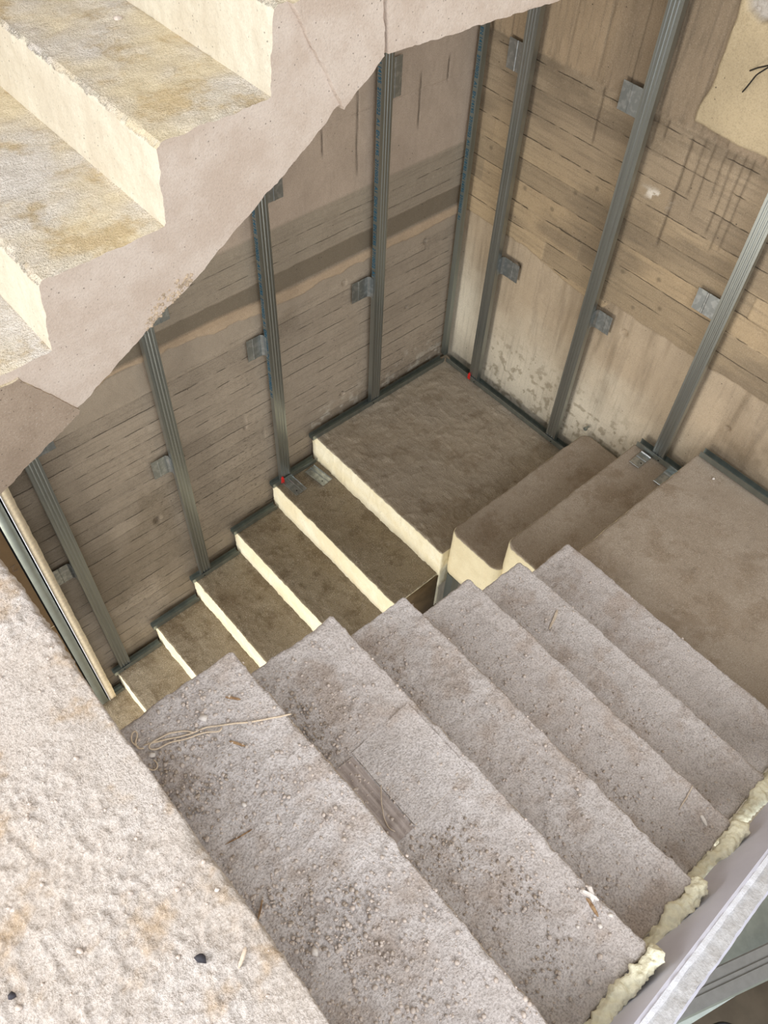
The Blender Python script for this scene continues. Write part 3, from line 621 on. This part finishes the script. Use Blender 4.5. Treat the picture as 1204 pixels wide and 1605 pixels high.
def plate(cx, cy, z, lx, ly, rot, label):      # folded offcut lying on a step
    t = empty('metal_offcut', (cx, cy, z)); tag(t, label, 'metal offcut'); t.rotation_euler.z = rot
    ol = sheet_outline([(-lx/2, 0.006), (-lx/2+.004, 0.001), (-lx*.22, 0.001), (-lx*.18, 0.004), (-lx*.12, 0.004), (-lx*.08, 0.001), (lx/2-.006, 0.001), (lx/2, 0.007)], 0.0014)
    V, F = loop_mesh([np.array([(a, y, b) for a, b in ol]) for y in (-ly/2, ly/2)]); o = fixnorm(mesh_np('sheet', V, F, M['steel_plate'], None, False)); o.parent = t
    h = fixnorm(mesh_np('screw_hole', *loop_mesh([np.array([(0.012+0.004*math.cos(a), 0.3*ly+0.004*math.sin(a), zz) for a in np.linspace(0, 6.283, 8, endpoint=False)]) for zz in (0.0010, 0.0029)]), M['black'], None, False)); h.parent = t
plate(1.222, 0.118, -R_+0.006, 0.075, 0.13, 0.05, 'bent grey metal offcut lying by the red clipped stud')
plate(1.078, 0.150, -R_+0.006, 0.072, 0.14, 0.10, 'grey metal offcut lying just below the cream landing riser')
plate(0.125, 1.405, 2*R_+0.006, 0.10, 0.055, 0.02, 'scratched metal offcut beside the track on the second corner step')
plate(0.110, 1.560, 2*R_+0.006, 0.14, 0.07, 0.02, 'dull metal offcut half under the nosing of the middle landing')

# ------------------------------------------------------------------ partition start at the far left
pb = empty('partition_end', (2.7, 0.05, -6*R_)); tag(pb, 'end of a plasterboard partition with raw edge, grey stud and brown paper board', 'partition')
zB, zT = -6*R_+0.006, 1.60
def vbox(name, x0, x1, y0, y1, z0, z1, mat, parent, rough=0.0, zres=0.02):
    zs = axis(z0, z1, zres) if rough else np.array([z0, z1]); 
    P, F, _ = lattice(np.array([x0, x1]), np.array([y0, y1]), zs)
    if rough: P[:, 0] += np.where(P[:, 0] < (x0+x1)/2, rough*fbm(P, 40, 3), 0)
    return put(mesh_np(name, P, F, mat, None, False), parent)
vbox('raw_board_edge', 2.502, 2.540, 0.070, 0.086, zB+0.03, zT, M['gypsum_edge'], pb, 0.004)
vbox('paper_lip', 2.5405, 2.5435, 0.070, 0.089, zB+0.03, zT, M['paper'], pb)
vbox('grey_stud_face', 2.551, 2.594, 0.070, 0.084, zB+0.03, zT, M['grey_board'], pb)
vbox('gap_shade', 2.538, 2.62, 0.050, 0.069, zB+0.03, zT, M['black'], pb)  # black strip standing in for the shade inside the gap
bb = vbox('brown_board', 2.602, 3.6, 0.070, 0.082, -0.16, zT, M['brown_paper'], pb); bb['label'] = 'brown paper faced board'
vbox('brown_board', 2.602, 3.6, 0.070, 0.0815, zB+0.03, -0.163, M['brown_paper'], pb)
vbox('joint_strip', 2.602, 3.6, 0.0818, 0.0828, -0.166, -0.160, M['gypsum_edge'], pb)
mw = Matrix(((1, 0, 0, 2.606), (0, 0, 1, 0.0826), (0, -1, 0, 0.395), (0, 0, 0, 1)))
mw = Matrix(((1, 0, 0, 2.612), (0, 0, 1, 0.0826), (0, -1, 0, 0.375), (0, 0, 0, 1)))
text_mesh('printed_number', '25', 0.062, M['brown_ink'], mw, pb)

# ------------------------------------------------------------------ parapet board, foam bead and what lies beyond
def ptop(x): return 1.576+0.50*(x-2.30)
def pface(x): return 2.675+(2.30-x)*0.041
def strip(name, n0, n1, dz0, dz1, mat, rough, parent, x0=0.55, x1=3.3, res=0.008):
    X = axis(x0, x1, res); V = []; rows = axis(n0, n1, 0.006) if rough else np.array([n0, n1])
    P, F, (I, J, K) = lattice(X, np.asarray(rows), np.array([0.0, 1.0]))
    x = P[:, 0]; top = K == 1
    P[:, 2] = np.where(top, ptop(x)+dz1, ptop(x)+dz0); P[:, 1] = P[:, 1]+pface(x)+np.where(top, 0.0, dz0*0.28)
    if rough:
        d = rough*fbm(P, 35, 4); P[top, 2] += d[top]; P[:, 1] += np.where(J == len(rows)-1, rough*0.8*fbm(P, 22, 3), 0)
    return put(mesh_np(name, P, F, mat, None, True, 35), parent)
pp = empty('plasterboard_parapet', (2.3, 2.7, 1.0)); tag(pp, 'white plasterboard edge with rough gypsum top beside the dusty flight, lower right', 'plasterboard')
strip('face_board', 0.0, 0.007, -0.17, 0.0, M['lilac'], 0, pp)
strip('paper_edge', 0.0073, 0.0175, -0.17, 0.001, M['paper'], 0.004, pp)
strip('gypsum_core', 0.018, 0.050, -0.17, -0.005, M['core'], 0.006, pp)
strip('outer_skin', 0.0505, 0.056, -0.17, -0.012, M['lilac'], 0.003, pp)

def tube(name, path, r, mat, parent=None, seg=8, rfun=None, disp=None, closed=True):
    path = np.array(path, float); T = np.gradient(path, axis=0); T /= np.maximum(np.linalg.norm(T, axis=1), 1e-9)[:, None]
    up = np.array([0.13, 0.37, 0.92]); rings = []
    an = np.linspace(0, 2*np.pi, seg, endpoint=False)
    for i, (p, t) in enumerate(zip(path, T)):
        a = np.cross(t, up); a /= max(np.linalg.norm(a), 1e-9); b = np.cross(t, a); rr = r*(rfun(i/(len(path)-1)) if rfun else 1)
        rings.append(p+(np.cos(an)[:, None]*a+np.sin(an)[:, None]*b)*rr)
    V, F = loop_mesh(rings)
    if disp is not None:
        C = np.repeat(path, seg, 0); N = V-C; L = np.maximum(np.linalg.norm(N, axis=1), 1e-9); V = V+N/L[:, None]*disp(V)[:, None]
    o = mesh_np(name, V, F, mat, None, True); fixnorm(o); return put(o, parent) if parent is not None else o
def resample(pts, step):
    pts = np.array(pts, float); d = np.concatenate([[0], np.cumsum(np.linalg.norm(np.diff(pts, axis=0), axis=1))]); s = np.arange(0, d[-1], step)
    return np.stack([np.interp(s, d, pts[:, i]) for i in range(3)], 1)
def smooth(p, n=3):
    for _ in range(n): p = np.concatenate([p[:1], (p[:-2]+2*p[1:-1]+p[2:])/4, p[-1:]])
    return p
fp = [(0.75, 2.642, 3*R_+0.004)]
XX = [1.0]+XC[1:]
fp.append((XC[0]-0.012, 2.642, 3*R_+0.004))
for k in range(6):
    z = (4+k)*R_+0.004; fp += [(XC[k]-0.004, 2.642, z), (XC[k+1]-0.012, 2.642, z)]
fp += [(XC[6]-0.004, 2.642, 10*R_+0.004), (3.1, 2.642, 10*R_+0.004)]
fpth = smooth(resample(fp, 0.004), 24)
fo = tube('foam_bead', fpth, 0.0185, M['foam'], None, 28, lambda t: 1.0, lambda V: 0.009*fbm(V, 16, 3)+0.015*np.maximum(fbm(V, 38, 3, off=3), -.15)+0.009*fbm(V, 85, 3)+0.004*fbm(V, 190, 2))
tag(fo, 'pale yellow lumpy expanding foam bead between steps and plasterboard', 'foam')

D_ = np.array([-0.935, 0.354]); Nn = np.array([0.354, 0.935])
rail = empty('window_rail', (1.6, 2.95, 0.25)); tag(rail, 'grey ribbed metal rail beyond the plasterboard edge, bottom right', 'rail')
def railbar(name, o0, o1, z0, z1, mat, l0=-0.9, l1=1.3):
    base = np.array([1.592, 2.918]); V = []
    for l in (l0, l1):
        for o_, z in ((o0, z0), (o1, z0), (o1, z1), (o0, z1)): p = base+D_*l+Nn*o_; V.append((p[0], p[1], z))
    V = np.array(V); o = fixnorm(mesh_np(name, *loop_mesh([V[:4], V[4:]]), mat, None, False)); put(o, rail)
railbar('body', 0.0, 0.088, 0.20, 0.296, M['alu'])
for a, b in ((0.004, 0.030), (0.036, 0.046), (0.052, 0.082)): railbar('rib', a, b, 0.296, 0.301, M['alu'])
railbar('drip_edge', 0.086, 0.094, 0.17, 0.285, M['grey_board'])
P, F, _ = lattice(np.array([0.3, 2.6]), np.array([2.83, 3.6]), np.array([0.02, 0.10])); 
o = mesh_np('sill_slab', np.array([(1.60+D_[0]*(1.6-p[0])+Nn[0]*-(0.0)+0, 0, p[2]) for p in P]) if False else P*np.array([1, 1, 1]), F, M['glass_floor'], None, False)
P2 = []
for p in o.data.vertices:
    l = (p.co.x-0.3)/2.3*2.2-0.9; q = np.array([1.592, 2.918])+D_*l+Nn*(-(p.co.y-2.83)/0.77*0.55-0.004); p.co = (q[0], max(q[1], 2.79), p.co.z)
fixnorm(o); tag(o, 'pale screed strip between the plasterboard edge and the metal rail', 'sill')
tube('black_cable', smooth(resample([(1.72, 3.02, 0.0), (1.66, 3.06, -0.1), (1.56, 3.10, -0.15), (1.50, 3.2, -0.2), (1.5, 3.5, -0.6)], 0.02), 4), 0.006, M['black'])
tag(bpy.data.objects['black_cable'], 'black cable hanging below the metal rail at bottom right', 'cable')

# dark upright in the narrow well under the corner steps
t = empty('well_stud', (0.95, 1.10, -2.6)); tag(t, 'dark steel upright in the narrow gap below the corner steps', 'metal stud')
extrude_z('profile', sheet_outline([(0.930, 1.060), (0.985, 1.060), (0.985, 1.10), (0.930, 1.10)], 0.002), 'L', -2.6, -0.16, M['steel_dark'], t)

# tie wires and broken brick on the right wall
tube('tie_wire', smooth(resample([(-0.01, 1.160, 2.040), (0.05, 1.215, 2.090), (0.11, 1.280, 2.140), (0.16, 1.36, 2.20)], 0.01), 2), 0.0026, M['wire'], None, 6)
tag(bpy.data.objects['tie_wire'], 'upper of two black tie wires sticking out of the right wall', 'wire')
o = tube('tie_wire', smooth(resample([(-0.01, 1.164, 1.965), (0.03, 1.195, 2.015), (0.06, 1.225, 2.075), (0.10, 1.272, 2.128), (0.15, 1.33, 2.19)], 0.008), 2), 0.0026, M['wire'], None, 6)
tag(o, 'lower of two black tie wires sticking out of the right wall', 'wire')

# ------------------------------------------------------------------ things lying on the steps
ICO = None
def ico(sub=1):
    bm = bmesh.new(); bmesh.ops.create_icosphere(bm, subdivisions=sub, radius=1.0); V = np.array([v.co[:] for v in bm.verts]); F = np.array([[v.index for v in f.verts] for f in bm.faces]); bm.free(); return V, F
I1, I2 = ico(1), ico(2)
def surf(x, y, z):      # height of the rough tread at a spot
    k = int(round(z/R_)); f = {10: disp_landing}.get(k)
    if f is None:
        f = disp_tread(0.006, 0.0022, off=(k-4)*4.3+20, lump=0.0035 if k-4 > 2 else 0.002) if k >= 4 else disp_tread(0.004, 0.002, off=9.1)
    x = np.atleast_1d(x).astype(float); y = np.atleast_1d(y).astype(float)
    P = np.stack([x, y, np.full_like(x, z)], 1); return z+f(P, None)
def stone(x, y, z, r, mat, label, group=None, flat=0.65, off=None, name='mortar_crumb', cat='rubble', sub=1):
    V, F = (I2 if sub == 2 else I1); off = random.uniform(0, 90) if off is None else off
    s = np.array([random.uniform(.8, 1.25), random.uniform(.75, 1.1), flat]); v = V*(1+0.45*fbm(V, 1.1, 2, off=off)[:, None]+0.30*fbm(V, 2.6, 2, off=off)[:, None])*s*(1+np.array([[random.uniform(-.2, .2)] for _ in range(len(V))]))
    a = random.uniform(0, 6.28); c, q = math.cos(a), math.sin(a); v = v@np.array([[c, -q, 0], [q, c, 0], [0, 0, 1]]).T*r
    zz = float(surf(x, y, z)[0]); v[:, 2] += zz-v[:, 2].min()-0.10*r
    v[:, 0] += x; v[:, 1] += y
    o = mesh_np(name, v, F, mat, None, False)
    tag(o, label, cat, group); return o
#@@STONES
ST = [('w', 13, 2.700, 1.721, 1.665), ('d', 10, 2.829, 2.133, 1.85), ('w', 8, 2.228, 2.504, 1.48), ('w', 9, 2.160, 2.534, 1.48), ('w', 8, 2.192, 2.533, 1.48), ('s', 9, 2.489, 2.09, 1.665), ('s', 7, 2.51, 2.102, 1.665), ('s', 8, 2.298, 2.215, 1.48), ('w', 7, 2.307, 2.24, 1.48), ('s', 8, 2.324, 2.273, 1.48), ('w', 8, 2.618, 1.924, 1.665), ('s', 6, 2.577, 1.91, 1.665), ('s', 7, 2.549, 1.961, 1.665), ('w', 11, 2.675, 2.216, 1.665), ('s', 6, 2.167, 2.315, 1.48), ('s', 7, 2.219, 2.381, 1.48), ('s', 7, 1.958, 2.249, 1.295), ('s', 7, 1.995, 2.275, 1.295), ('s', 6, 2.198, 1.833, 1.48), ('s', 7, 2.302, 1.90, 1.48), ('s', 8, 2.279, 1.763, 1.48), ('s', 6, 1.741, 1.789, 1.11), ('s', 6, 1.335, 1.879, 0.925), ('s', 6, 1.717, 2.277, 1.11), ('s', 6, 1.678, 2.358, 1.11), ('w', 7, 2.752, 2.065, 1.85), ('s', 8, 2.801, 2.023, 1.85), ('s', 7, 2.861, 1.978, 1.85), ('s', 6, 2.817, 1.72, 1.85), ('s', 5, 2.824, 1.833, 1.85), ('s', 9, 3.073, 2.009, 1.85), ('d', 9, 3.073, 1.988, 1.85), ('s', 9, 2.966, 1.999, 1.85), ('s', 5, 2.854, 2.108, 1.85), ('s', 8, 2.462, 2.528, 1.665), ('s', 6, 2.539, 1.851, 1.665), ('s', 6, 2.451, 1.798, 1.665), ('s', 6, 2.457, 1.726, 1.665), ('s', 7, 2.507, 1.716, 1.665), ('s', 6, 2.478, 1.92, 1.665), ('s', 8, 2.236, 2.57, 1.48), ('s', 8, 2.287, 2.479, 1.48), ('s', 7, 2.303, 2.387, 1.48), ('s', 6, 2.288, 2.317, 1.48)]
WHERE = {10: 'the pale landing closest to the viewer', 9: 'the step with the string', 8: 'the step with the wooden boards', 7: 'the third dusty step down from the pale landing', 6: 'the fourth dusty step down from the pale landing', 5: 'the fifth dusty step down from the pale landing'}
cnt = {}
for kind, r, x, y, z in ST:
    k = int(round(z/R_)); rr = r*0.00068
    if kind == 'd' and x < 3: stone(x, y, z, rr*1.3, M['stone_dark'], 'dark grey stone on the pale landing beside a wood splinter', None, 0.7, name='dark_stone', cat='stone')
    elif kind == 'd': stone(x, y, z, rr*1.3, M['stone_dark'], 'dark stone at the left edge of the pale landing', None, 0.5, name='dark_stone', cat='stone')
    elif kind == 'w' and r == 13: stone(x, y, z, rr, M['stone_white'], 'largest pale stone, beside the tangled string end', None, 0.8, name='pale_stone', cat='stone')
    elif kind == 'w': stone(x, y, z, rr, M['stone_white'], 'white plaster chip lying on '+WHERE[k], 'white chips on '+WHERE[k], 0.55, name='plaster_chip', cat='rubble')
    else: stone(x, y, z, rr, M['stone'], 'grey mortar crumb lying on '+WHERE[k], 'mortar crumbs on '+WHERE[k])
# white plaster lump and square tile chip
def sliver(name, p, q, z, w, h, mat, label, cat='wood chip'):
    p, q = np.array(p), np.array(q); d = q-p; L = np.linalg.norm(d); d /= L; n = np.array([-d[1], d[0]]); zz = float(max(surf(p[0], p[1], z)[0], surf(q[0], q[1], z)[0]))+0.0005
    rings = []
    for t, a in ((0, .35), (.12, .9), (.5, 1.0), (.8, .85), (1, .3)):
        c = p+d*L*t; off = 0.04*L*math.sin(t*5)*0.4
        rings.append(np.array([(c[0]+n[0]*(s_*w/2*a+off), c[1]+n[1]*(s_*w/2*a+off), zz+zc*a) for s_, zc in ((-1, 0), (1, 0), (.7, h), (-.7, h*.8))]))
    o = fixnorm(mesh_np(name, *loop_mesh(rings), mat, None, False)); tag(o, label, cat); return o
sliver('wood_chip', (2.172, 2.480), (2.180, 2.520), 1.48, 0.008, 0.005, M['splinter'], 'brown wood chip at the nosing of the step with the wooden boards')
sliver('plaster_fragment', (2.150, 2.468), (2.168, 2.494), 1.48, 0.012, 0.007, M['stone_white'], 'longer white plaster fragment next to the brown wood chip', 'rubble')
sliver('plaster_fragment', (2.172, 2.462), (2.156, 2.500), 1.48, 0.009, 0.010, M['stone_white'], 'narrow white plaster fragment lying crosswise next to the brown wood chip', 'rubble')
sliver('wood_splinter', (2.766, 2.166), (2.792, 2.184), 1.85, 0.007, 0.004, M['splinter_pale'], 'grey wood splinter on the pale landing beside the dark stone')
sliver('wood_splinter', (1.368, 1.838), (1.444, 1.871), 5*R_, 0.010, 0.004, M['splinter_pale'], 'pale wood sliver on the fifth dusty step down from the pale landing')
sliver('straw', (1.606, 2.490), (1.690, 2.507), 6*R_, 0.004, 0.003, M['splinter_pale'], 'thin straw lying across the fourth dusty step near the foam', 'straw')
sliver('plaster_sliver', (1.655, 2.552), (1.666, 2.580), 6*R_, 0.010, 0.004, M['stone_white'], 'white plaster sliver on the fourth dusty step near the foam', 'rubble')
sliver('wood_splinter', (2.515, 1.712), (2.493, 1.737), 9*R_, 0.006, 0.003, M['splinter'], 'short brown splinter above the string near the well edge')
sliver('wood_splinter', (2.565, 1.798), (2.546, 1.827), 9*R_, 0.006, 0.003, M['splinter'], 'short crooked splinter just below the string')
sliver('twig', (2.633, 1.970), (2.689, 1.961), 9*R_, 0.003, 0.003, M['splinter'], 'thin twig in the middle of the step with the string', 'twig')
sliver('straw', (2.690, 2.083), (2.720, 2.110), 9*R_, 0.004, 0.003, M['splinter'], 'short straw against the pale landing riser on the step with the string', 'straw')
# square white chip
x, y = 2.577, 1.722; zz = float(surf(x, y, 9*R_)[0]); P, F, _ = lattice(np.array([-.007, .007]), np.array([-.008, .008]), np.array([0, .006])); P = P@np.array([[.8, .6, 0], [-.6, .8, 0], [0, 0, 1]]); P[:, 2] *= 1+0.3*P[:, 0]/.007
o = mesh_np('tile_chip', P+np.array([x, y, zz]), F, M['stone_white'], None, False); tag(o, 'small square white chip beside the string', 'rubble')
# string
def onsurf(pts, z, lift=0.003): return [(a, b, float(surf(a, b, z)[0])+lift) for a, b in pts]
stg = empty('string', (2.58, 1.75, 9*R_)); tag(stg, 'beige cotton string lying across the dusty step with a tangled end', 'string')
main = resample(onsurf([(2.432, 1.832), (2.455, 1.822), (2.476, 1.810), (2.517, 1.788), (2.555, 1.761), (2.582, 1.743), (2.616, 1.735), (2.657, 1.714), (2.685, 1.699), (2.706, 1.690)], 9*R_), 0.006)
main[:, 2] = surf(main[:, 0], main[:, 1], 9*R_)+0.0028
tube('strand', smooth(main, 2), 0.0019, M['string'], stg, 6)
l2 = resample(onsurf([(2.560, 1.764), (2.568, 1.772), (2.590, 1.752), (2.63, 1.738), (2.66, 1.722), (2.69, 1.716), (2.70, 1.704), (2.690, 1.697), (2.672, 1.700), (2.648, 1.705), (2.62, 1.722), (2.61, 1.738)], 9*R_), 0.005); l2[:, 2] = surf(l2[:, 0], l2[:, 1], 9*R_)+0.0045
tube('strand', smooth(l2, 3), 0.0017, M['string'], stg, 6)
l3 = resample(onsurf([(2.712, 1.690), (2.718, 1.672), (2.708, 1.656), (2.697, 1.654), (2.699, 1.668), (2.712, 1.676), (2.716, 1.692), (2.705, 1.700)], 9*R_), 0.004); l3[:, 2] = surf(l3[:, 0], l3[:, 1], 9*R_)+0.0085
tube('strand', smooth(l3, 4), 0.0017, M['string'], stg, 6)
l4 = resample(onsurf([(2.722, 1.735), (2.716, 1.752), (2.704, 1.752), (2.700, 1.738), (2.704, 1.728)], 9*R_), 0.004); l4[:, 2] = surf(l4[:, 0], l4[:, 1], 9*R_)+0.004
tube('strand', smooth(l4, 4), 0.0015, M['string'], stg, 6)
# boards let into the step
fb = empty('wooden_boards', (2.27, 2.03, 8*R_)); tag(fb, 'two dusty wooden boards set flush into the step', 'boards')
def plank(x0, x1, y0, y1, dz, mat):
    zt = 8*R_+dz; X, Y = axis(x0, x1, .008), axis(y0, y1, .008); P, F, (I, J, K) = lattice(X, Y, np.array([zt-.03, zt])); top = K == 1
    d = 0.0008*fbm(P*np.array([1, .15, 1]), 40, 3)+surf(P[:, 0], P[:, 1], 8*R_)-8*R_; P[:, 2] += d
    P[:, 1] += 0.05*(P[:, 0]-2.3)*0.6+0.002*fbm(P, 30, 2)*((J == 0) | (J == len(Y)-1)); put(mesh_np('plank', P, F, mat, None, True, 40), fb)
plank(2.166, 2.344, 1.925, 2.137, 0.0045, M['flight_mid']); plank(2.3475, 2.436, 1.932, 2.139, 0.0030, M['plank_grey'])
fib = resample([(2.343, 2.027, 8*R_+.010), (2.368, 2.056, 8*R_+.014), (2.386, 2.086, 8*R_+.012), (2.392, 2.108, 8*R_+.009), (2.385, 2.124, 8*R_+.0085)], .004)
o = tube('fibre', smooth(fib, 3), 0.0014, M['splinter_pale'], None, 5); tag(o, 'thin curved fibre lying on the grey wooden board', 'fibre')

# uncountable grit
def grit(name, n, treads, rmin, rmax, mat, label, sd):
    rng = np.random.default_rng(sd); V1, F1 = I1; VV = []; FF = []; c = 0
    for (x0, x1, y0, y1, z, wgt, back) in treads:
        m = int(n*wgt*3); x = rng.uniform(x0, x1, m); y = rng.uniform(y0, y1, m)
        q = np.stack([x, y, 0*x+z], 1); dens = 0.25+0.75*sstep(-.1, .45, fbm(q, 7, 3, off=sd))
        if back: dens = dens*(0.25+0.95*((x-x0)/(x1-x0))**1.5)
        keep = rng.uniform(0, 1, m) < dens; x, y = x[keep], y[keep]; zs = surf(x, y, z)
        for xx, yy, zz in zip(x, y, zs):
            r = rmin+(rmax-rmin)*rng.uniform()**3; s = rng.uniform(.7, 1.3, 3)*r; a = rng.uniform(0, 6.28)
            v = V1*(1+rng.uniform(-.22, .22, (len(V1), 1)))*s; v = v@np.array([[math.cos(a), -math.sin(a), 0], [math.sin(a), math.cos(a), 0], [0, 0, 1]])
            VV.append(v+np.array([xx, yy, zz+s[2]*.45])); FF.append(F1+c); c += len(V1)
    o = mesh_np(name, np.concatenate(VV), np.concatenate(FF), mat, None, False); tag(o, label, 'grit', kind='stuff'); return o
TR = [(XC[k], XC[k+1]-.004, YC0+.02, YC1-.03, (4+k)*R_) for k in range(6)]
grit('mortar_grit', 1500, [TR[5]+(1.5, 1), TR[4]+(1.3, 1), TR[3]+(0.7, 1), TR[2]+(0.6, 1), TR[1]+(.45, 1), TR[0]+(.25, 1)], 0.0010, 0.0048, M['stone'], 'fine mortar grit strewn over the dusty steps', 3)
grit('landing_grit', 420, [(XC[6]+.01, 3.3, 1.3, YC1-.1, 10*R_, 1.0, 0)], 0.0009, 0.004, M['stone'], 'fine mortar grit strewn over the pale landing', 5)

hc = []; fc = []; c = 0
for i in range(140):
    t = random.random(); x = 2.06+0.13*t+random.uniform(-.012, .012); z = soff_z(x)+0.004+random.uniform(0, .05)*(0.4+0.6*math.sin(t*3.1)); r = random.uniform(.002, .0055)
    v = I1[0]*(1+RNG.uniform(-.25, .25, (len(I1[0]), 1)))*r+np.array([x, UPW-0.0015, z]); hc.append(v); fc.append(I1[1]+c); c += len(v)
o = put(mesh_np('honeycomb_patch', np.concatenate(hc), np.concatenate(fc), M['honey'], None, False), upf); o['kind'] = 'stuff'; o['label'] = 'crumbling honeycombed concrete'

grit('dark_grit', 260, [(2.30, 2.432, 1.66, 1.93, 8*R_, 1.0, 1), (2.58, 2.722, 1.72, 2.05, 9*R_, 1.1, 1), (2.24, 2.432, 2.18, 2.56, 8*R_, 0.9, 0), (1.46, 1.60, 2.25, 2.58, 5*R_, .9, 1), (1.72, 1.884, 2.2, 2.58, 6*R_, .8, 1), (1.20, 1.314, 2.35, 2.58, 4*R_, .6, 1), (2.04, 2.145, 1.68, 1.9, 7*R_, .5, 1), (2.55, 2.70, 2.1, 2.35, 9*R_, .5, 0)], 0.0010, 0.0046, M['grit_dark'], 'brownish grit heaped at the backs of the dusty steps', 9)

o = stone(0.120, 1.745, 3*R_, 0.008, M['stone_white'], 'white plaster chip on the middle landing by the floor track', None, 0.6, name='plaster_chip')
o = stone(1.86, 0.49, 2.436, 0.011, M['stone'], 'pale pebble lying on the overhead step', None, 0.8, name='pale_stone', cat='stone')
t = empty('anchor_bolt', (0.025, 1.035, 0.215)); tag(t, 'small steel bolt head in the right wall above the first corner step', 'bolt')
cyl('shank', (0.004, 1.035, 0.215), (0.034, 1.035, 0.215), 0.006, M['steel_dark'], t, 10); cyl('nut', (0.022, 1.035, 0.215), (0.032, 1.035, 0.215), 0.012, M['steel_dark'], t, 6)
